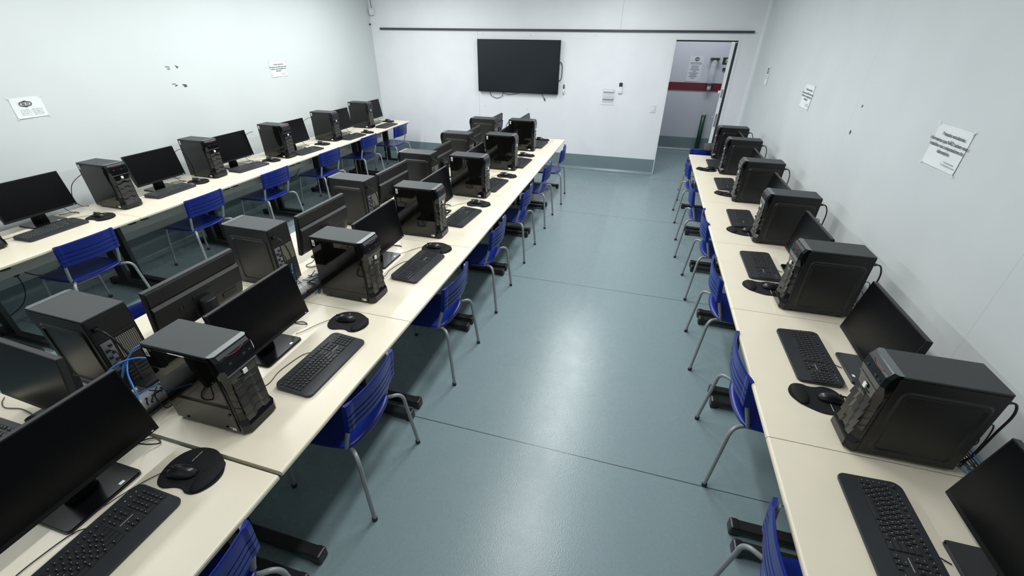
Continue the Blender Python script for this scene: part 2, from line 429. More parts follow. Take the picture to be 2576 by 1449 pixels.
M['poster'] = mat('pale_poster_sheet', (0.60, 0.62, 0.67), 0.5)
o = notice('paper_poster', (.86, CW, 1.57), 0, .27, .45, 'tall pale poster with a hexagon badge on the corridor wall'); o['category'] = 'poster'; o.children[0].data.materials[0] = M['poster']
b = MB(); hex_logo(b, 0.01, .17, .09, .075, P_); b.build('badge', o)
b = MB(); strokes(b, -.09, .1, .105, .010, P_, M['ink_soft']); strokes(b, -.1, .11, .085, .008, P_, M['ink_soft'])
for k, (a, c_) in enumerate(((-.07, .06), (-.07, .06), (-.09, .08), (-.03, .03), (-.10, .08), (-.07, .05), (-.09, .06), (-.05, .02))):
    b.quad([P_(a, .045 - k*.031, .0008), P_(c_, .045 - k*.031, .0008), P_(c_, .057 - k*.031, .0008), P_(a, .057 - k*.031, .0008)], M['ink_soft'])
b.build('printed_lines', o)

# wall marks (paint chips) on the left and right walls
def chip(pts, wall, label, grp):
    b = MB(); X = XL + .0012 if wall == 'L' else XR - .0012
    b.quad([(X, y, z) for y, z in pts], M['stain']); o = b.build('paint_chip'); tag(o, label, 'wall mark', grp)
chip([(3.852, 1.822), (3.902, 1.815), (3.90, 1.808), (3.853, 1.815)], 'L', 'upper of two thin dark scratches on the left wall', None)
chip([(3.862, 1.799), (3.90, 1.797), (3.898, 1.789), (3.87, 1.790)], 'L', 'lower of two thin dark scratches on the left wall', None)
chip([(3.965, 1.828), (4.005, 1.808), (3.98, 1.792)], 'L', 'brown triangular paint chip on the left wall beside the two scratches', None)
chip([(3.86, 1.654), (3.905, 1.65), (3.90, 1.643), (3.86, 1.646)], 'L', 'faint short scratch on the left wall, lower group', None)
chip([(3.885, 1.632), (3.915, 1.642), (3.918, 1.63), (3.89, 1.622)], 'L', 'small dark smear on the left wall under the faint scratch', None)
chip([(3.975, 1.64), (4.02, 1.635), (4.03, 1.61), (3.995, 1.605)], 'L', 'pale brown peeled spot on the left wall, lowest on its right', None)
chip([(3.90, 1.74), (3.885, 1.735), (3.89, 1.718), (3.905, 1.722)], 'R', 'small greenish chip on the right wall between the notices, higher one', None)
chip([(3.93, 1.56), (3.905, 1.55), (3.915, 1.525), (3.935, 1.535)], 'R', 'small brown chip on the right wall between the notices, lower one', None)

# ------------------------------------------------------------------ far wall things
tv = empty('television', (-2.18, YB, 1.655)); tag(tv, 'large black flat television mounted on the far wall', 'television')
MB().box((-.722, -.07, -.405), (.722, -.025, .405), M['bezel'], .004).build('casing', tv)
MB().box((-.713, -.0715, -.388), (.713, -.069, .396), M['tv'], .0005).build('screen', tv)
MB().box((-.2, -.026, -.2), (.2, 0, .2), M['black_steel'], .003).build('wall_bracket', tv)
b = MB(); b.tube([(-.52, -.03, -.39), (-.50, -.02, -.47), (-.40, -.015, -.51), (-.30, -.02, -.48), (-.27, -.03, -.41)], .0045, M['rubber'], 6)
b.tube([(-.27, -.03, -.40), (-.2, -.02, -.445), (-.06, -.02, -.43), (.06, -.03, -.40)], .0035, M['rubber'], 6)
b.tube([(.43, -.03, -.39), (.45, -.02, -.44), (.475, -.015, -.48)], .004, M['rubber'], 6); b.cyl((.475, -.015, -.475), (.492, -.012, -.52), .009, M['rubber'], 8)
b.tube([(.70, -.03, .10), (.755, -.02, .06), (.765, -.015, -.05), (.755, -.02, -.17), (.70, -.03, -.20)], .006, M['rubber'], 6)
b.build('dangling_cable', tv)
mk = empty('whiteboard_marker', (-1.368, YB - .014, 1.255)); tag(mk, 'white marker with black cap fixed upright on the wall beside the television', 'marker')
MB().cyl((0, 0, 0), (0, 0, .085), .0135, M['white_plastic'], 14).build('barrel', mk); MB().cyl((0, 0, .085), (0, 0, .15), .0115, M['dark_matte'], 14, .009).build('cap', mk)
rc = empty('air_conditioner_remote', (-.42, YB, 1.31)); tag(rc, 'white wall remote with a rounded black top, right of the clear holder', 'remote control')
MB().prism(rrect(-.028, 0, .028, .155, .014), 'Y', -.025, -.003, M['white_plastic']).build('body', rc)
MB().prism(rrect(-.0275, .098, .0275, .1555, .014, rs=(.002, .002, .014, .014)), 'Y', -.0265, -.002, M['dark_matte']).build('display', rc)
MB().box((-.033, -.03, -.004), (.033, 0, .05), M['white_plastic'], .004).build('cradle', rc)
ah = empty('acrylic_holder', (-.605, YB, 1.25)); tag(ah, 'clear acrylic holder on the far wall left of the remote', 'holder')
MB().box((-.095, -.004, -.10), (.095, 0, .115), M['clear'], .001).build('back_plate', ah)
MB().box((-.095, -.03, -.03), (.095, -.027, .035), M['clear'], .001).build('front_pocket', ah)
MB().box((-.085, -.02, .07), (.085, -.004, .10), M['white_plastic'], .003).build('top_ledge', ah)
MB().box((-.085, -.027, -.04), (.085, -.004, -.022), M['white_plastic'], .003).build('bottom_ledge', ah)
MB().box((-.115, -.002, -.135), (.115, 0, -.130), M['ink_soft']).build('pencil_line', ah)
sw = empty('light_switch', (.145, YB, 1.095)); tag(sw, 'white rectangular light switch plate next to the doorway', 'light switch')
MB().prism(rrect(-.042, -.06, .042, .06, .008), 'Y', -.010, 0, M['white_plastic']).build('cover_plate', sw)
MB().prism(rrect(-.016, -.034, .016, .034, .014), 'Y', -.016, -.009, M['white']).build('rocker', sw)
sn = empty('wall_sensor', (XL + .07, YB - .01, 2.40)); tag(sn, 'small white motion sensor high in the far left corner', 'sensor')
MB().prism(rrect(-.04, 0, .04, .105, .02), 'Y', -.05, 0, M['white_plastic']).build('housing', sn)
MB().cyl((0, -.052, .05), (0, -.045, .05), .018, M['white'], 14).build('lens', sn)
MB().tube([(0, -.02, .1), (-.01, -.01, .2), (-.02, 0, .35), (-.025, 0, .59)], .004, M['dark_matte'], 6).build('cable', sn)
sh = MB().cyl((XL, YB - .05, 2.26), (XL + .02, YB - .05, 2.26), .014, M['dark_matte'], 10).build('hook'); tag(sh, 'tiny dark hook on the left wall just under the corner sensor', 'hook')
for (sx, sz) in ((-2.82, 2.13), (-1.98, 2.125), (-.9, 2.13), (-2.8, 1.0), (-2.0, .98)):
    q = MB().cyl((sx, YB, sz), (sx, YB - .003, sz), .006, M['ink_soft'], 8).build('screw_hole')
    tag(q, 'tiny grey screw hole in the white far wall', 'screw hole', 'screw holes in the far wall')

# ------------------------------------------------------------------ prototypes
def make_tower():
    D, Wd, H = .365, .165, .40
    t = empty('computer_tower'); tag(t, 'x', 'computer')
    h = Wd / 2
    b = MB()
    b.box((-D, -h, .012), (-.035, h, H - .004), M['case_side'], .002)
    b.build('case', t)
    b = MB(); b.box((-D + .001, -h - .001, H - .008), (-.045, h + .001, H), M['case'], .002)
    b.build('top_cover', t)
    # front bezel: flared foot, waist, raked top
    prof = [(0.0, 0.012), (0.0, .045), (-.010, .07), (-.014, .12), (-.012, .22), (-.006, .29), (-.002, .335), (-.006, .375), (-.022, H), ]
    hw =   [h + .004,     h + .002,    h - .004,    h - .010,    h - .010,    h - .002,    h + .0005,    h + .0005,    h + .0005]
    rings = []
    for (x, z), w_ in zip(prof, hw):
        ch = .022 if z < .3 else .012
        rings.append([(-.05, -h - .0006, z), (x - ch, -w_, z), (x, -w_ + ch, z), (x, w_ - ch, z), (x - ch, w_, z), (-.05, h + .0006, z)])
    b = MB(); b.loft(rings, M['glossy'], smooth=False)
    bz = b.build('front_bezel', t)
    b = MB()
    b.prism([(-.05, -h), (-.05, h), (-.034, h), (-.022, h - .012), (-.022, -h + .012), (-.034, -h)], 'Z', H - .003, H + .001, M['trim_silver'])
    b.quad([(-.0225, -h + .013, H + .0006), (-.0225, h - .013, H + .0006), (-.0105, h - .014, .3825), (-.0105, -h + .014, .3825)], M['case'])
    b.build('top_lip', bz)
    b = MB()
    # jagged louvre scales, overlapping like shingles on the raked face
    zt = [.283, .237, .191, .145, .099, .062]
    wv = h - .024
    us = [-wv, -.024, -.008, .018, .030, wv]; dz = [0, -.003, .011, .011, 0, .004]
    for i in range(5):
        f0 = 1.0 if i else 0.0
        up = [(u, zt[i] + d * f0) for u, d in zip(us, dz)]; dn = [(u, zt[i+1] + d) for u, d in zip(us, dz)]
        xt, xb = -.0140, -.0045
        for k in range(5):
            a, c_, d_, e = up[k], up[k+1], dn[k+1], dn[k]
            b.quad([(xt, a[0], a[1]), (xt, c_[0], c_[1]), (xb, d_[0], d_[1]), (xb, e[0], e[1])], M['louver'])
            b.quad([(xb, e[0], e[1]), (xb, d_[0], d_[1]), (-.0145, d_[0], d_[1] + .004), (-.0145, e[0], e[1] + .004)], M['glossy'])
        for sgn in (-1, 1):
            u = up[0] if sgn < 0 else up[-1]; dd = dn[0] if sgn < 0 else dn[-1]
            b.quad([(xt, u[0], u[1]), (xb, dd[0], dd[1]), (-.018, dd[0], dd[1]), (-.018, u[0], u[1])], M['glossy'])
    # slanted tiles on the bezel's chamfered flanks
    for sgn in (-1, 1):
        for i in range(5):
            for k in range(2):
                t0, t1 = (.06, .47) if k == 0 else (.53, .94)
                z0 = .085 + i * .038 + (.010 if k else 0)
                def cp(t, z, o=.0012):
                    w_ = h - .010; x = -.0135 - .022 * t; y = sgn * (w_ - .022 * (1 - t))
                    return (x + o * .7, y + sgn * o * .7, z)
                q = [cp(t0, z0), cp(t1, z0 + .012), cp(t1, z0 + .043), cp(t0, z0 + .031)]
                b.quad(q, M['louver'])
    b.build('louver', bz)
    b = MB()
    b.box((-.006, -h + .016, .302), (-.0005, h - .016, .3045), M['trim_silver'])
    b.box((-.004, .018, .345), (-.0005, .032, .352), M['mon_edge']); b.box((-.004, -.045, .345), (-.0005, -.033, .353), M['mon_edge']); b.box((-.004, .045, .346), (-.0005, .057, .351), M['mon_edge'])
    b.tube([(-.0090, .040, .3825), (-.0060, .02, .3775), (-.0050, 0, .3760), (-.0060, -.02, .3775), (-.0090, -.040, .3825)], .0014, M['red'], 6)
    b.build('port_strip', bz)
    b = MB().box((-.004, -.006, .270), (.0015, .012, .290), M['white'], .0006); b.box((-.003, -.026, .255), (.0005, .022, .258), M['mon_edge']); b.build('front_sticker', bz)
    # glass side window (local -Y)
    b = MB(); b.box((-D + .006, -h - .005, .016), (-.040, -h - .0005, H - .016), M['glass'], .0012)
    for px, pz in ((-.10, .018), (-.30, .018), (-.055, .10), (-.31, H - .03)):
        b.cyl((px, -h - .005, pz + .01), (px, -h - .009, pz + .01), .0055, M['black_plastic'], 10)
    b.build('side_window', t)
    b = MB(); b.box((-D + .018, -h - .0062, H - .055), (-D + .036, -h - .0052, H - .017), M['white'], .0003)
    for k in range(6): b.box((-D + .021, -h - .0066, H - .049 + k*.0028), (-D + .033, -h - .0062, H - .0478 + k*.0028), M['ink'])
    b.build('barcode_label', t)
    b = MB(); b.box((-.082, -h - .0062, .020), (-.052, -h - .0052, .035), M['white'], .0003); b.box((-.079, -h - .0066, .023), (-.072, -h - .0062, .032), M['ink']); b.build('serial_label', t)
    # pressed steel side (local +Y)
    b = MB(); b.box((-D + .003, h + .0002, .014), (-.042, h + .003, H - .012), M['case_side'], .0008)
    out = rrect(-D + .022, .030, -.066, H - .058, .03, 5); inn = rrect(-D + .030, .038, -.074, H - .066, .024, 5); inn2 = rrect(-D + .037, .045, -.081, H - .073, .02, 5)
    b.loft([[(p[0], h + .0028, p[1]) for p in out], [(p[0], h + .0085, p[1]) for p in inn], [(p[0], h + .0085, p[1]) for p in inn2], [(p[0], h + .0032, p[1]) for p in rrect(-D + .045, .053, -.089, H - .081, .015, 5)]], M['case_side'], caps=True, smooth=False)
    b.build('side_panel', t)
    # rear
    b = MB(); X = -D
    b.box((X - .002, -h + .006, .30), (X + .002, h - .006, H - .012), M['black_steel'], .001)
    b.box((X - .003, -h + .01, .285), (X, h - .01, .288), M['mon_edge'])
    b.box((X - .003, h - .055, .125), (X, h - .012, .275), M['io'], .001)
    for k in range(7):
        yy = h - .048 + (k % 2) * .018; zz = .14 + k * .018
        b.box((X - .010, yy, zz), (X - .002, yy + .013, zz + .010), M['black_plastic'], .001)
    b.box((X - .0025, -h + .012, .165), (X, h - .064, .270), M['grille'], .0005)
    for k in range(4): b.box((X - .0035, -h + .02, .045 + k*.02), (X, h - .05, .054 + k*.02), M['mon_edge'], .0005)
    b.box((X - .004, h - .04, .335), (X - .001, h - .012, .358), M['glossy'], .001)
    b.build('rear_panel', t)
    b = MB()
    b.tube([(X, h - .026, .346), (X - .025, h - .026, .348), (X - .05, h - .03, .335), (X - .072, h - .04, .28), (X - .076, h - .05, .19), (X - .068, h - .05, .06), (X - .05, h - .05, .012)], .0042, M['rubber'], 8)
    b.cyl((X, h - .026, .346), (X - .024, h - .026, .348), .010, M['black_plastic'], 10, .007)
    b.build('power_cable', t)
    b = MB(); b.tube([(X - .006, h - .03, .235), (X - .025, h - .03, .237), (X - .043, h - .035, .22), (X - .046, h - .03, .16), (X - .035, h - .02, .09), (X - .03, h - .02, .012)], .0025, M['rubber'], 6)
    b.tube([(X - .006, h - .04, .16), (X - .03, h - .045, .165), (X - .05, h - .05, .12), (X - .04, h - .07, .06), (X - .045, h - .09, .012)], .002, M['rubber'], 6)
    b.build('signal_cable', t)
    b = MB()
    for fx in (-D + .04, -.07):
        for fy in (-h + .025, h - .025): b.cyl((fx, fy, 0), (fx, fy, .013), .012, M['black_plastic'], 12)
    b.build('foot', t)
    return t

def make_monitor():
    t = empty('computer_monitor'); tag(t, 'x', 'monitor')
    W_, Hh, z0 = .50, .292, .088
    lean = math.atan2(.045, .29)
    mt = Matrix.Translation((-.035, 0, z0)) @ Matrix.Rotation(-lean, 4, 'Y')
    MB().box((-.022, -W_/2, 0), (0, W_/2, Hh), M['mon_edge'], .002, mtx=mt).build('casing', t)
    b = MB().box((.0, -W_/2 + .001, .001), (.0012, W_/2 - .001, Hh - .001), M['bezel'], mtx=mt)
    b.box((.0008, -W_/2 + .006, .018), (.0016, W_/2 - .006, Hh - .006), M['screen'], mtx=mt); b.build('screen', t)
    b = MB().box((.0012, W_/2 - .028, .006), (.0018, W_/2 - .020, .010), M['white'], mtx=mt); b.build('indicator_light', t)
    # rear housing with ridge
    pts = [(-.022, .008), (-.022, Hh - .004), (-.027, Hh - .012), (-.034, Hh * .74), (-.030, Hh * .70), (-.046, Hh * .66), (-.050, .10), (-.040, .03), (-.030, .008)]
    b = MB().prism(pts, 'Y', -W_/2 + .006, W_/2 - .006, M['mon_back'], mtx=mt)
    b.box((-.0515, -.055, .04), (-.046, .055, .165), M['black_plastic'], .002, mtx=mt)
    b.box((-.0512, -.20, .05), (-.049, -.11, .085), M['dark_matte'], .001, mtx=mt)
    for k in range(2):
        for j in range(2): b.box((-.0516, .10 + j*.02, .13 + k*.012), (-.049, .112 + j*.02, .137 + k*.012), M['red' if False else 'mon_edge'], mtx=mt)
    b.build('rear_housing', t)
    b = MB()
    b.prism(rrect(-.20, -.122, 0, .122, .016), 'Z', 0.0, .009, M['glossy'])
    b.prism(rrect(-.197, -.119, -.003, .119, .015), 'Z', .009, .012, M['glossy'])
    st = b.build('stand_base', t)
    MB().box((-.026, .055, .0119), (-.014, .072, .0125), M['white']).build('base_sticker', st)
    b = MB(); ell = lambda cx, rx, ry, z: [(cx + rx*math.cos(a), ry*math.sin(a), z) for a in [2*PI*k/24 for k in range(24)]]
    b.loft([ell(-.130, .040, .052, .01), ell(-.130, .036, .047, .10), ell(-.130, .034, .044, .205), ell(-.130, .030, .040, .210)], M['black_plastic'])
    b.loft([ell(-.130, .029, .039, .2102), ell(-.130, .026, .036, .2125)], M['mon_edge'])
    b.box((-.13, -.03, .14), (-.088, .03, .19), M['black_plastic'], .003)
    b.build('stand_neck', t)
    b = MB(); b.tube([(-.10, .15, .15), (-.12, .17, .10), (-.10, .20, .03), (-.06, .235, .006), (-.10, .25, .006), (-.14, .22, .006), (-.17, .15, .006)], .0028, M['rubber'], 6)
    b.build('monitor_cable', t)
    return t

def make_keyboard(short=False):
    t = empty('keyboard'); tag(t, 'x', 'keyboard')
    # local x: user side +, y width (numpad at +y)
    L, Dp = .43, .20
    zt = lambda x: .014 + (.10 - x) * .055     # top surface height
    out = rrect(-.10, -L/2, .10, L/2, .02, 5, rs=(.03, .024, .024, .03))
    b = MB()
    b.loft([[(p[0]*.985, p[1]*.99, .001) for p in out], [(p[0], p[1], zt(p[0]) - .006) for p in out], [(p[0]*.985, p[1]*.992, zt(p[0])) for p in out]], M['kb'], smooth=False)
    b.build('body', t)
    b = MB(); ks = MB(); U = .0176; KH = .004
    def key(xc, y0, w_, d=.0150):
        x0, x1 = xc - d/2, xc + d/2; y1 = y0 + w_ * U - .0026
        z = zt(xc) + KH; zb = zt(xc) + .0002
        base = [(x0, y0), (x1, y0), (x1, y1), (x0, y1)]; s_ = .0016
        top = [(x0 + s_, y0 + s_), (x1 - s_, y0 + s_), (x1 - s_, y1 - s_), (x0 + s_, y1 - s_)]
        ks.loft([[(p[0], p[1], zb) for p in base], [(p[0], p[1], z) for p in top]], M['key'], smooth=False)
        a = .0026
        ks.quad([(x0 + s_ + .001, y0 + s_ + .001, z + .0002), (x0 + s_ + .001 + a, y0 + s_ + .001, z + .0002), (x0 + s_ + .001 + a, y0 + s_ + .001 + a, z + .0002), (x0 + s_ + .001, y0 + s_ + .001 + a, z + .0002)], M['legend'])
    def well(x0, x1, y0, y1):
        b.quad([(x0, y0, zt(x0) + .0003), (x1, y0, zt(x1) + .0003), (x1, y1, zt(x1) + .0003), (x0, y1, zt(x0) + .0003)], M['key_gap'])
    Y0 = -.199
    rows = [-.042 + k * .0182 for k in range(5)]
    lay = [[1]*13 + [2], [1.5] + [1]*12 + [1.5], [1.75] + [1]*11 + [2.25], [1.25] + [1]*11 + [2.75], [1.25, 1.25, 1.25, 5.5, 1.25, 1.25, 1.5, 1.75]]
    for x, rw in zip(rows, lay):
        y = Y0
        for w_ in rw: key(x, y, w_); y += w_ * U
    well(rows[0] - .0095, rows[-1] + .0095, Y0 - .002, Y0 + 15*U)
    xf = -.068
    y = Y0
    for g, n in ((0, 1), (1, 4), (0.6, 4), (0.6, 4)):
        y += g * U; ys = y
        for _ in range(n): key(xf, y, 1, .012); y += U
        well(xf - .008, xf + .008, ys - .002, y)
    YN = Y0 + 15 * U + .010
    for k in range(3): key(xf, YN + k*U, 1, .012)
    well(xf - .008, xf + .008, YN - .002, YN + 3*U)
    for r_ in (0, 1):
        for k in range(3): key(rows[r_], YN + k*U, 1)
    well(rows[0] - .0095, rows[1] + .0095, YN - .002, YN + 3*U)
    key(rows[3], YN + U, 1)
    for k in range(3): key(rows[4], YN + k*U, 1)
    well(rows[3] - .0095, rows[4] + .0095, YN + U - .002, YN + 2*U); well(rows[4] - .0095, rows[4] + .0095, YN - .002, YN + 3*U)
    YP = YN + 3*U + .008
    for r_ in range(5):
        for k in range(4):
            if r_ == 4 and k == 1: continue
            key(rows[r_], YP + k*U, 2 if (r_ == 4 and k == 0) else 1)
    well(rows[0] - .0095, rows[-1] + .0095, YP - .002, YP + 4*U)
    b.build('key_well', t); ks.build('keys', t)
    b = MB(); x = rows[2] + .001
    for k in range(8):
        y = YN + .004 + k * .0055; z = zt(x) + .0004
        b.quad([(x - .0018, y, z), (x + .0018, y, z), (x + .0018 - (k % 2)*.0012, y + .004, z), (x - .0018, y + .004, z)], M['legend'])
    for k in range(3):
        y = YP + .006 + k * .019; z = zt(xf) + .0012
        b.cyl((xf - .004, y + .004, z - .001), (xf - .004, y + .004, z), .0022, M['legend'], 8)
    b.build('badge', t)
    b = MB(); b.tube([(-.098, .04, .012), (-.11, .04, .008), (-.125, .042, .003), (-.14, .05, .003)] if short else [(-.098, .04, .012), (-.115, .045, .008), (-.145, .02, .0035), (-.160, -.05, .003), (-.165, -.12, .003), (-.15, -.19, .003), (-.165, -.24, .003), (-.19, -.27, .003)], .0019, M['rubber'], 6)
    b.build('keyboard_cable', t)
    return t

PAD = [(-.05, .092), (0, .098), (.042, .086), (.087, .060), (.118, .022), (.122, -.020), (.104, -.058), (.080, -.076), (.052, -.078), (.030, -.070), (.0, -.072), (-.040, -.086), (-.075, -.078), (-.100, -.048), (-.112, 0.0), (-.105, .042), (-.083, .073)]
def make_pad():
    # smooth outline with catmull rom
    P = [Vector((a, b_, 0)) for a, b_ in PAD]; n = len(P); Q = []
    for i in range(n):
        p0, p1, p2, p3 = P[i-1], P[i], P[(i+1) % n], P[(i+2) % n]
        for k in range(4):
            u = k / 4; q = 0.5*((2*p1)+(p2-p0)*u+(2*p0-5*p1+4*p2-p3)*u*u+(-p0+3*p1-3*p2+p3)*u*u*u); Q.append(q)
    t = empty('mouse_pad'); tag(t, 'x', 'mouse pad')
    b = MB()
    b.loft([[(q.x, q.y, .0005) for q in Q], [(q.x, q.y, .0035) for q in Q], [(q.x*.985, q.y*.985, .0045) for q in Q]], M['pad'], smooth=False)
    b.build('cloth_pad', t)
    b = MB(); rings = []
    for k, (sc, z) in enumerate(((1.0, .004), (.9, .011), (.7, .015), (.35, .017), (.05, .0175))):
        rings.append([(.078 + .036*sc*math.cos(a), -.004 + .070*sc*math.sin(a), z) for a in [2*PI*j/24 for j in range(24)]])
    b.loft(rings, M['pad']); b.build('wrist_rest', t)
    b = MB()
    for k in range(9):
        y = .030 + k*.0052
        b.quad([(-.038, y, .0048), (-.034, y, .0048), (-.034 - (k % 3)*.0008, y + .0042, .0048), (-.038, y + .0042, .0048)], M['legend'])
    b.build('printed_lettering', t)
    return t

def make_mouse():
    t = empty('computer_mouse'); tag(t, 'x', 'mouse')
    b = MB(); rings = []; N = 20
    for k in range(9):
        u = k / 8; x = -.054 + .108 * u     # nose at -x, palm at +x
        w_ = .029 * (math.sin(PI * min(max(.12 + u*.80, 0), 1)) ** .45)
        hgt = .006 + .030 * math.sin(PI * (.10 + u * .83)) ** .8
        if k in (0, 8): w_ *= .72; hgt *= .62
        ring = []
        for j in range(N):
            a = 2*PI*j/N; z = math.sin(a)
            ring.append((x, w_ * math.cos(a) * (1 if z < 0 else (1 - .08*z)), .003 + (hgt * z if z > 0 else .003 * z)))
        rings.append(ring)
    b.loft(rings, M['mouse']); b.build('shell', t)
    b = MB(); b.cyl((-.028, -.004, .030), (-.028, .004, .030), .009, M['rubber'], 14); b.box((-.052, -.0006, .0255), (-.012, .0006, .0352), M['key_gap']); b.build('scroll_wheel', t)
    b = MB(); b.tube([(-.052, 0, .010), (-.075, -.002, .004), (-.11, -.03, .002), (-.15, -.08, .002), (-.18, -.13, .003), (-.21, -.16, .003)], .0016, M['rubber'], 6); b.build('mouse_cable', t)
    return t

def make_chair():
    t = empty('school_chair'); tag(t, 'x', 'chair')
    TR = .0105
    for s in (-1, 1):
        b = MB(); b.tube([(-.14, s*.165, .425), (-.095, s*.178, .433), (-.055, s*.205, .432), (-.035, s*.222, .40), (-.028, s*.228, .33), (-.006, s*.247, .08), (0, s*.25, .012)], TR, M['chair_tube'], 10)
        lg = b.build('leg', t)
        MB().cyl((-.001, s*.25, 0), (-.003, s*.2495, .022), .0135, M['foot_cap'], 12).build('foot_cap', lg)
        b = MB(); b.tube([(-.42, s*.165, .425), (-.47, s*.170, .423), (-.495, s*.175, .39), (-.505, s*.182, .30), (-.53, s*.20, .012)], TR, M['chair_tube'], 10)
        lg = b.build('leg', t)
        MB().cyl((-.53, s*.20, 0), (-.529, s*.20, .022), .0135, M['foot_cap'], 12).build('foot_cap', lg)
        b = MB(); b.tube([(-.46, s*.168, .425), (-.30, s*.168, .428), (-.15, s*.172, .428), (-.118, s*.182, .445), (-.108, s*.186, .48), (-.074, s*.190, .60), (-.056, s*.19, .745)], TR, M['chair_tube'], 10)
        b.build('back_post', t)
    b = MB(); b.tube([(-.51, -.187, .24), (-.51, .187, .24)], .008, M['chair_tube'], 8, curve=False); b.tube([(-.15, -.17, .425), (-.15, .17, .425)], .009, M['chair_tube'], 8, curve=False)
    b.build('stretcher', t)
    # seat: curved, rounded rear edge
    n = 16; rows = []
    b = MB(); top = []
    for i in range(13):
        u = i / 12
        ring = []
        for j in range(n + 1):
            v = -1 + 2 * j / n
            hw = .195 + .008 * math.sin(u * PI)
            # x extent: front straight, rear bulging
            xr = -.105 + .055 * math.sqrt(max(0, 1 - v*v*.96)) - .01
            xf = -.50 + .018 * v**4
            x = xf + (xr - xf) * u
            z = .446 - .010 * math.sin(PI * u) * (1 - v*v) + (-.012 * (1-u)**4) + (.006 * u**4)
            ring.append((x, v * hw * (1 - .05*(u**6)), z))
        top.append(ring)
    rings = []
    # two-skin grid
    V1 = [[b.bm.verts.new(p) for p in r_] for r_ in top]; V2 = [[b.bm.verts.new((p[0], p[1], p[2] - .012)) for p in r_] for r_ in top]
    fs = []
    for i in range(12):
        for j in range(n):
            fs.append(b.bm.faces.new((V1[i][j], V1[i+1][j], V1[i+1][j+1], V1[i][j+1]))); fs.append(b.bm.faces.new((V2[i][j], V2[i][j+1], V2[i+1][j+1], V2[i+1][j])))
    for i in range(12):
        fs.append(b.bm.faces.new((V1[i][0], V2[i][0], V2[i+1][0], V1[i+1][0]))); fs.append(b.bm.faces.new((V1[i][n], V1[i+1][n], V2[i+1][n], V2[i][n])))
    for j in range(n):
        fs.append(b.bm.faces.new((V1[0][j], V1[0][j+1], V2[0][j+1], V2[0][j]))); fs.append(b.bm.faces.new((V1[12][j], V2[12][j], V2[12][j+1], V1[12][j+1])))
    b._set(fs, M['chair_blue'], True)
    b.build('seat', t)
    # backrest: curved panel with grooves between four slats
    b = MB()
    zs = [.588, .592, .620, .6205, .6275, .628, .654, .6545, .6615, .662, .688, .6885, .6955, .696, .730, .752, .760]
    th = [.004, .013, .013, .0015, .0015, .013, .013, .0015, .0015, .013, .013, .0015, .0015, .013, .013, .011, .004]
    rings = []
    m_ = 20
    for z, d_ in zip(zs, th):
        fr, bk = [], []
        zt_ = z
        for j in range(m_ + 1):
            v = -1 + 2 * j / m_
            x = -.055 + .036 * (1 - v*v) + (z - .70) * .11
            ed = 1.0 if abs(v) < .86 else 3.2
            dd = max(d_, .008) if abs(v) >= .86 else d_
            zz = zt_ + (.010 * (1 - v*v) if z > .72 else 0)
            y = v * .207
            bk.append((x + dd * .5 * ed**.6, y, zz)); fr.append((x - dd * .5 * ed**.6, y, zz))
        rings.append(bk + fr[::-1])
    b.loft(rings, M['chair_blue'], smooth=False)
    bk_ = b.build('backrest', t)
    e = MB().box((-.022, -.016, .733), (-.0135, .016, .747), M['emblem'], .001); e = e.build('brand_plate', bk_)
    return t

def make_desk(width, depth, front_legs=True):
    t = empty('computer_desk'); tag(t, 'x', 'desk')
    # local: front edge at x=0 (toward user, +x), back at -depth; y from 0 to width
    b = MB(); g = .002
    prof = [(-depth, 0), (-depth, .025), (-.008, .025), (-.003, .023), (0, .018), (0, .007), (-.003, .002), (-.008, 0)]
    b.prism(prof, 'Y', g, width - g, M['desk']); 
    tp = b.build('tabletop', t, (0, 0, .725))
    b = MB(); b.box((-depth + .13, .05, .44), (-depth + .148, width - .05, .724), M['modesty'], .002); b.build('modesty_panel', t)
    for yy in (.055, width - .055):
        b = MB()
        b.box((-.69, yy - .028, .022), (-.045, yy + .028, .062), M['black_steel'], .008)
        b.box((-.085, yy - .031, .0), (-.040, yy + .031, .066), M['black_plastic'], .010); b.box((-.70, yy - .031, .0), (-.655, yy + .031, .066), M['black_plastic'], .010)
        b.box((-.565, yy - .018, .055), (-.455, yy + .018, .71), M['black_steel'], .004)
        b.box((-.60, yy - .022, .695), (-.055, yy + .022, .724), M['black_steel'], .004)
        b.box((-.060, yy - .02, .705), (-.018, yy + .02, .7245), M['black_plastic'], .003)
        b.build('leg', t)
    return t

tower = make_tower(); monitor = make_monitor(); keyboard = make_keyboard(); keyboard_short = make_keyboard(True); pad = make_pad(); mouse = make_mouse(); chair = make_chair()

# ------------------------------------------------------------------ rows
ORD = ['nearest the camera', 'second from the camera', 'third from the camera', 'fourth from the camera', 'fifth from the camera', 'sixth from the camera', 'seventh from the camera', 'eighth from the camera']
def ordn(i, n): return 'farthest from the camera' if i == n - 1 else ORD[i]
T = .750
ROWN = {'A': 'left wall row', 'B': 'inner middle row', 'C': 'aisle-side middle row', 'R': 'right wall row'}
def desks(row, x, seams, rz, depth):
    for i in range(len(seams) - 1):
        w_ = seams[i+1] - seams[i] - (.012 if row == 'C' and i == 0 else 0)
        d_ = make_desk(w_, depth)
        d_['label'] = 'cream desk, %s, %s' % (ROWN[row], ordn(i, len(seams) - 1)); d_['group'] = 'cream desks in the ' + ROWN[row]
        d_.location = (x, seams[i] if rz == 0 else seams[i+1], 0); d_.rotation_euler = (0, 0, rz)
SC = [-.265, .728, 1.738, 2.741, 3.744, 4.747, 5.75, 6.75]
SB = [-.25, .78, 1.79, 2.79, 3.78, 4.76, 5.76, 6.76]
SA = [.49, 1.478, 2.465, 3.455, 4.44, 5.43, 6.42, 7.41]
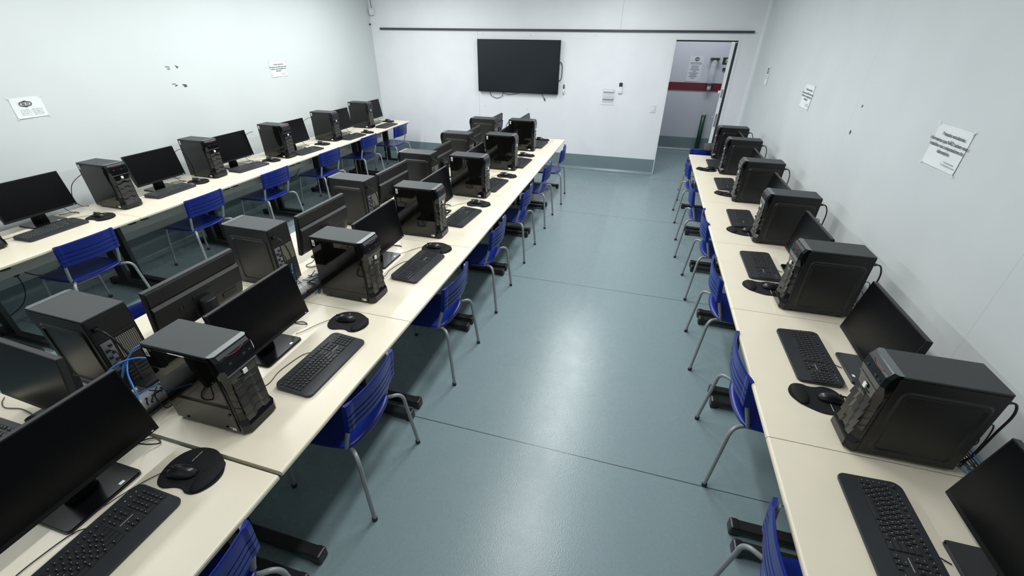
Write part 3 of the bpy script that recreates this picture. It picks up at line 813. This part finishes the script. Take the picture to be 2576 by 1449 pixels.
SR = [.43, 1.433, 2.426, 3.423, 4.415, 5.415, 6.39]
desks('C', -1.095, SC, 0, .745); desks('B', -2.60, SB, PI, .705); desks('A', -4.09, SA, 0, .745); desks('R', .692, SR, PI, .745)

def rj(a): return random.uniform(-a, a)
def towers(row, items, rz, desc):
    n = len(items)
    for i, (x, ynear) in enumerate(items):
        place(tower, x, ynear + .0825, T, rz + math.radians(rj(1.0)), '%s, %s, %s' % (desc, ROWN[row], ordn(i, n)), 'computer towers in the ' + ROWN[row])
towers('C', [(-1.335, .83), (-1.376, 1.832), (-1.387, 2.815), (-1.36, 3.82), (-1.355, 4.85), (-1.37, 5.855)], 0, 'black tower with smoked glass side')
towers('B', [(-2.41, .862), (-2.39, 1.825), (-2.39, 2.845), (-2.27, 3.775), (-2.26, 4.77), (-2.29, 5.80)], PI, 'black tower showing its cabled back')
towers('A', [(-4.42, 1.575), (-4.36, 2.55), (-4.40, 3.55), (-4.26, 4.505), (-4.29, 5.53), (-4.36, 6.555)], 0, 'black tower with barcode label')
towers('R', [(.965, 1.445), (.958, 2.49), (.985, 3.485), (.97, 4.475), (.968, 5.475), (.955, 6.215)], PI, 'black tower with pressed steel side')
def monitors(row, items, rz, desc):
    n = len(items)
    for i, (x, yc) in enumerate(items):
        place(monitor, x, yc, T, rz + math.radians(rj(.8)), '%s, %s, %s' % (desc, ROWN[row], ordn(i, n)), 'monitors in the ' + ROWN[row])
monitors('C', [(-1.585, .462), (-1.565, 1.305), (-1.555, 2.36), (-1.555, 3.30), (-1.56, 4.32), (-1.56, 5.33), (-1.56, 6.38)], 0, 'black monitor with dark screen')
monitors('B', [(-2.175, 1.365), (-2.16, 2.363), (-2.175, 3.365), (-2.11, 4.27), (-2.11, 5.25), (-2.125, 6.26)], PI, 'black monitor seen from behind')
monitors('A', [(-4.62, 2.13), (-4.56, 3.125), (-4.515, 4.02), (-4.437, 4.945), (-4.42, 5.955), (-4.485, 6.985)], 0, 'dark monitor against the white wall')
monitors('R', [(1.150, 1.01), (1.145, 2.00), (1.11, 3.01), (1.115, 4.0), (1.115, 4.95), (1.10, 5.90)], PI, 'slanting black monitor')
def keyboards(row, items, rz):
    n = len(items)
    for i, (x, yc, a) in enumerate(items):
        place(keyboard_short if row == 'R' else keyboard, x, yc, T + .0005, rz + math.radians(a), 'black keyboard with palm rest, %s, %s' % (ROWN[row], ordn(i, n)), 'keyboards in the ' + ROWN[row])
keyboards('C', [(-1.435, .325, 0), (-1.330, 1.288, -1.5), (-1.342, 2.34, -3), (-1.395, 3.29, -4), (-1.42, 4.25, -3), (-1.385, 5.20, -2), (-1.40, 6.27, -2)], 0)
keyboards('A', [(-4.46, 2.04, 2), (-4.47, 3.07, 2), (-4.41, 4.015, -4), (-4.29, 4.90, -3), (-4.245, 5.88, -2), (-4.23, 6.85, 0)], 0)
keyboards('R', [(1.0, 1.10, 0), (.998, 2.045, 1), (.958, 3.06, 0), (.980, 3.995, -1), (.985, 5.05, 0), (.98, 5.91, 0)], PI)
def pads(row, items, rz):
    n = len(items)
    for i, (x, yc, a, mx, my, ma) in enumerate(items):
        place(pad, x, yc, T, rz + math.radians(a), 'black ergonomic mouse pad, %s, %s' % (ROWN[row], ordn(i, n)), 'mouse pads in the ' + ROWN[row])
        c, s = math.cos(rz), math.sin(rz)
        place(mouse, x + c*mx - s*my, yc + s*mx + c*my, T + .0045, rz + math.radians(ma), 'black mouse on its pad, %s, %s' % (ROWN[row], ordn(i, n)), 'mice in the ' + ROWN[row])
pads('C', [(-1.415, .640, 0, -.02, -.02, 15), (-1.425, 1.63, 0, -.02, .01, 10), (-1.355, 2.655, 0, -.02, .0, 5), (-1.385, 3.668, 0, -.02, 0, 0), (-1.395, 4.635, 0, -.02, 0, 10), (-1.42, 5.617, 0, -.03, 0, 5), (-1.43, 6.62, 0, -.03, 0, 0)], 0)
pads('A', [(-4.407, 2.365, 0, -.02, 0, 0), (-4.50, 3.41, -10, -.02, 0, 5), (-4.415, 4.372, 0, -.02, 0, 0), (-4.393, 5.335, 0, -.02, 0, 0), (-4.24, 6.27, -20, -.02, 0, 0), (-4.44, 7.25, 0, -.0, 0, 10)], 0)
pads('R', [(.965, 1.735, 0, -.045, -.0, 0), (.925, 2.745, 0, -.045, 0, 0), (.95, 3.712, 0, -.045, 0, 0), (.96, 4.72, 0, -.045, 0, 5), (.85, 5.64, 0, -.03, 0, 0)], PI)
def chairs(row, items, rz, extra='tucked at'):
    n = len(items)
    for i, (x, yc, a) in enumerate(items):
        place(chair, x, yc, 0, rz + math.radians(a), 'blue chair with grey legs, %s, %s' % (ROWN[row], ordn(i, n)), 'blue chairs at the ' + ROWN[row])
chairs('C', [(-1.02, .335, 0), (-1.015, 1.272, 1), (-1.0, 2.298, 0), (-1.0, 3.25, 1), (-.998, 4.25, 0), (-.99, 5.255, 0), (-.97, 6.20, 4)], 0)
chairs('A', [(-4.015, 2.005, 0), (-4.012, 3.07, .5), (-3.985, 4.0, 0), (-3.98, 5.01, 0), (-4.01, 6.02, 0), (-3.97, 6.93, -1)], 0)
chairs('R', [(.61, .93, 0), (.640, 1.965, 0), (.626, 2.953, 0), (.646, 3.978, 0), (.60, 4.89, -3), (.62, 5.955, 0)], PI)
place(chair, -2.745, 1.30, 0, PI, 'blue chair left of the middle desks, peeking between tower and monitor', None)
place(chair, .94, 6.66, 0, -PI/2, 'blue chair turned away at the far end of the right desk row', None)
place(keyboard, .99, 6.61, T + .060, PI - math.radians(6), 'black keyboard resting across the turned chair at the end of the right row', None)
# rotated station at the near left
place(monitor, -2.175, .615, T, -PI/2 - .04, 'black monitor turned to face the camera at the left edge of the middle desks', None)
place(keyboard, -2.27, .50, T + .0005, -PI/2, 'black keyboard in front of the turned monitor at the left edge', None)

# adjust the far keyboard so that it bridges desk end and chair back
# ------------------------------------------------------------------ cables and ducts on the middle desks
b = MB(); b.cyl((0, -.25, 0), (0, 6.75, 0), .036, M['duct'], 20)
for k in range(28): b.cyl((0, -.2 + k*.25, 0), (0, -.19 + k*.25, 0), .0375, M['duct'], 20)
o = b.build('cable_duct', None, (-1.875, 0, T + .0375)); tag(o, 'long silver grey cable duct running between the two middle desk rows', 'cable duct')
bd = MB()
for k in range(5):
    pts = [(-1.822 + .012*math.sin(j*1.7 + k*2.1) , -.2 + j*.5, T + .008 + .006*((k + j) % 3)) for j in range(14)]
    bd.tube(pts, .0042, M['rubber'], 6, 4)
o = bd.build('cable_bundle'); tag(o, 'bundle of thin black cables lying beside the grey duct', 'cables')
def cable(name, pts, r, m, label, cat='cable', grp=None):
    o = MB().tube(pts, r, m, 8, 8).build(name); tag(o, label, cat, grp); return o
xb = -2.03
cable('network_cable', [(-2.03, .90, .90), (-1.99, .86, .885), (-1.93, .82, .90), (-1.88, .85, 1.0), (-1.84, .90, 1.05), (-1.77, .93, 1.0), (-1.745, .95, .93)], .0036, M['blue_cable'], 'bright blue network cable arching highest between the two nearest middle towers')
cable('network_cable', [(-1.96, .72, .79), (-1.95, .74, .90), (-1.91, .80, .985), (-1.86, .86, 1.005), (-1.80, .90, .985), (-1.745, .93, .95)], .0036, M['blue_cable'], 'bright blue network cable rising from the duct beside the nearest left tower')
cable('network_cable', [(-1.995, .905, .93), (-1.95, .86, .90), (-1.90, .83, .86), (-1.85, .80, .83), (-1.82, .74, .80), (-1.80, .66, .77)], .0036, M['blue_cable'], 'bright blue network cable sloping down from the nearest left tower to the desk')
cable('network_cable', [(-1.93, .70, .80), (-1.90, .80, .825), (-1.86, .90, .83), (-1.80, 1.00, .81), (-1.74, 1.02, .79)], .003, M['blue_cable'], 'blue network cable lying along the grey duct behind the nearest tower')
for k, (yy, zz) in enumerate(((1.86, 0), (2.86, .01), (3.84, 0))):
    cable('network_cable', [(-2.02, yy + .07, .88), (-1.98, yy + .02, .86), (-1.93, yy - .03, .83), (-1.86, yy + .01, .80), (-1.80, yy + .04, .78), (-1.79, yy - .04, .757)], .003, M['blue_cable'], 'thin blue network cable behind the %s glass-sided tower of the middle rows' % ['second', 'third', 'fourth'][k])
for k, yy in enumerate((.96, 1.90, 2.90, 3.90, 4.92, 5.92)):
    tg = MB()
    for q in range(7 if k < 3 else 3):
        cx, cy = -1.80 + rj(.05), yy + rj(.10)
        pts = [(-1.775, yy + rj(.04), .90 + rj(.06))]
        for j in range(6): pts.append((cx + rj(.05), cy + rj(.07), T + .012 + abs(rj(.07))))
        pts.append((-1.86 + rj(.02), cy + rj(.08), .84))
        tg.tube(pts, .0026, M['rubber'], 6, 5)
    o = tg.build('cable_tangle'); tag(o, 'tangle of thin black cables behind the middle aisle-side tower %s' % ordn(k, 6), 'cables', 'cable tangles on the middle desks', 'stuff')
ab = MB(); ab.box((-1.99, .875, T + .001), (-1.915, .985, T + .07), M['black_plastic'], .01).build('power_adapter') and None
tag(bpy.data.objects['power_adapter'], 'black boxy power adapter beside the vent of the nearest left tower', 'power adapter')
bpy.data.objects['power_adapter'].location.z = .0
# right row: cables between tower and wall
for k, (yy) in enumerate((1.50, 2.54)):
    tg = MB()
    for q in range(3):
        pts = [(1.335, yy + .03*q/3, T + .12 - q*.02)]
        for j in range(5): pts.append((1.38 + rj(.045), yy - .01 + rj(.09), T + .012 + abs(rj(.06)) * (1 if q % 2 else .4)))
        tg.tube(pts, .0024, M['rubber'] if q % 3 else M['blue_cable'], 6, 5)
    o = tg.build('cable_tangle'); tag(o, 'knot of dark and blue cables behind the right wall tower %s' % ['nearest the camera', 'second from the camera'][k], 'cables', 'cable knots by the right wall', 'stuff')
# left wall: outlets with cords
for k, (yy, lab) in enumerate(((1.87, 'white wall socket with black plug low on the left wall, nearest the camera'), (4.98, 'white wall socket with black plug under the left desks, farther from the camera'))):
    s_ = empty('wall_socket', (XL, yy, .36)); tag(s_, lab, 'socket', 'sockets on the left wall')
    MB().box((0, -.045, -.03), (.012, .045, .03), M['white_plastic'], .003).build('cover_plate', s_)
    MB().box((.012, -.03, -.015), (.045, .01, .02), M['black_plastic'], .006).build('plug', s_)
    b = MB(); b.tube([(.04, -.01, .0), (.07, .02, .02), (.05, .10, -.06), (.03, .22, -.10), (.03, .40, .02), (.05, .45, .30)], .004, M['rubber'], 6); b.tube([(.04, -.01, 0), (.06, -.02, -.1), (.05, -.05, -.2), (.10, -.15, -.25), (.15, -.4, -.30)], .004, M['rubber'], 6); b.build('cord', s_)
for k, yy in enumerate((2.50, 3.42, 4.40, 5.50, 6.5)):
    b = MB(); b.tube([(-4.73, yy + .12, T + .30), (-4.80, yy + .10, T + .28), (-4.86, yy + .02, T + .20), (-4.87, yy - .02, T + .08), (-4.85, yy, T + .006), (-4.80, yy + .03, T + .004)], .003, M['rubber'], 6)
    o = b.build('power_lead'); tag(o, 'thin black lead hanging behind the left wall tower, lead %s' % ordn(k, 5), 'cable', 'leads along the left wall')

# ------------------------------------------------------------------ lights
def area(name, loc, sx, sy, power, col=(1, 1, 1), rot=(0, 0, 0), spread=PI):
    l = bpy.data.lights.new(name, 'AREA'); l.shape = 'RECTANGLE'; l.size = sx; l.size_y = sy; l.energy = power; l.color = col; l.spread = spread
    o = bpy.data.objects.new(name, l); COL.objects.link(o); o.location = loc; o.rotation_euler = rot; return o
n = 0
LAMPCOL = (.95, .99, 1.0)
for lx in (-3.6, -.58):
    for k, ly in enumerate((1.1, 2.78, 4.45, 6.1)):
        n += 1
        lf = empty('ceiling_lamp', (lx, ly, HC)); tag(lf, 'slim white ceiling batten lamp, %s row, %s' % ('left' if lx < -2 else 'aisle', ORD[k]), 'ceiling lamp', 'ceiling batten lamps')
        MB().box((-.10, -.62, -.05), (.10, .62, 0), M['white_plastic'], .006).build('housing', lf)
        area('lamp_light', (lx, ly, HC - .055), .18, 1.2, (26, 35, 43, 51)[k] * (1.0 if lx < -2 else .95), LAMPCOL)
area('corridor_light', (0.9, 9.1, HC - .02), 1.5, .4, 30, (.95, .98, 1.0))
w = bpy.data.worlds.new('world'); bpy.context.scene.world = w; w.use_nodes = True
w.node_tree.nodes['Background'].inputs['Color'].default_value = (.8, .85, .9, 1); w.node_tree.nodes['Background'].inputs['Strength'].default_value = .03

# ------------------------------------------------------------------ camera
yaw, pitch, roll = 0.27665078, 0.54233622, 0.01031568
cy, sy, cp, sp = math.cos(yaw), math.sin(yaw), math.cos(pitch), math.sin(pitch)
fv = Vector((-sy*cp, cy*cp, -sp)); rv = Vector((cy, sy, 0)); uv = rv.cross(fv)
r2 = math.cos(roll)*rv + math.sin(roll)*uv; u2 = -math.sin(roll)*rv + math.cos(roll)*uv
cam = bpy.data.cameras.new('camera'); cam.sensor_width = 36; cam.sensor_fit = 'HORIZONTAL'; cam.lens = 1069 / 2576 * 36; cam.clip_start = .02
co = bpy.data.objects.new('camera', cam); COL.objects.link(co)
mw = Matrix(((r2.x, u2.x, -fv.x, 0), (r2.y, u2.y, -fv.y, 0), (r2.z, u2.z, -fv.z, 2.167), (0, 0, 0, 1)))
co.matrix_world = mw
sc = bpy.context.scene; sc.camera = co
sc.view_settings.view_transform = 'Standard'; sc.view_settings.look = 'None'; sc.view_settings.exposure = 0.0
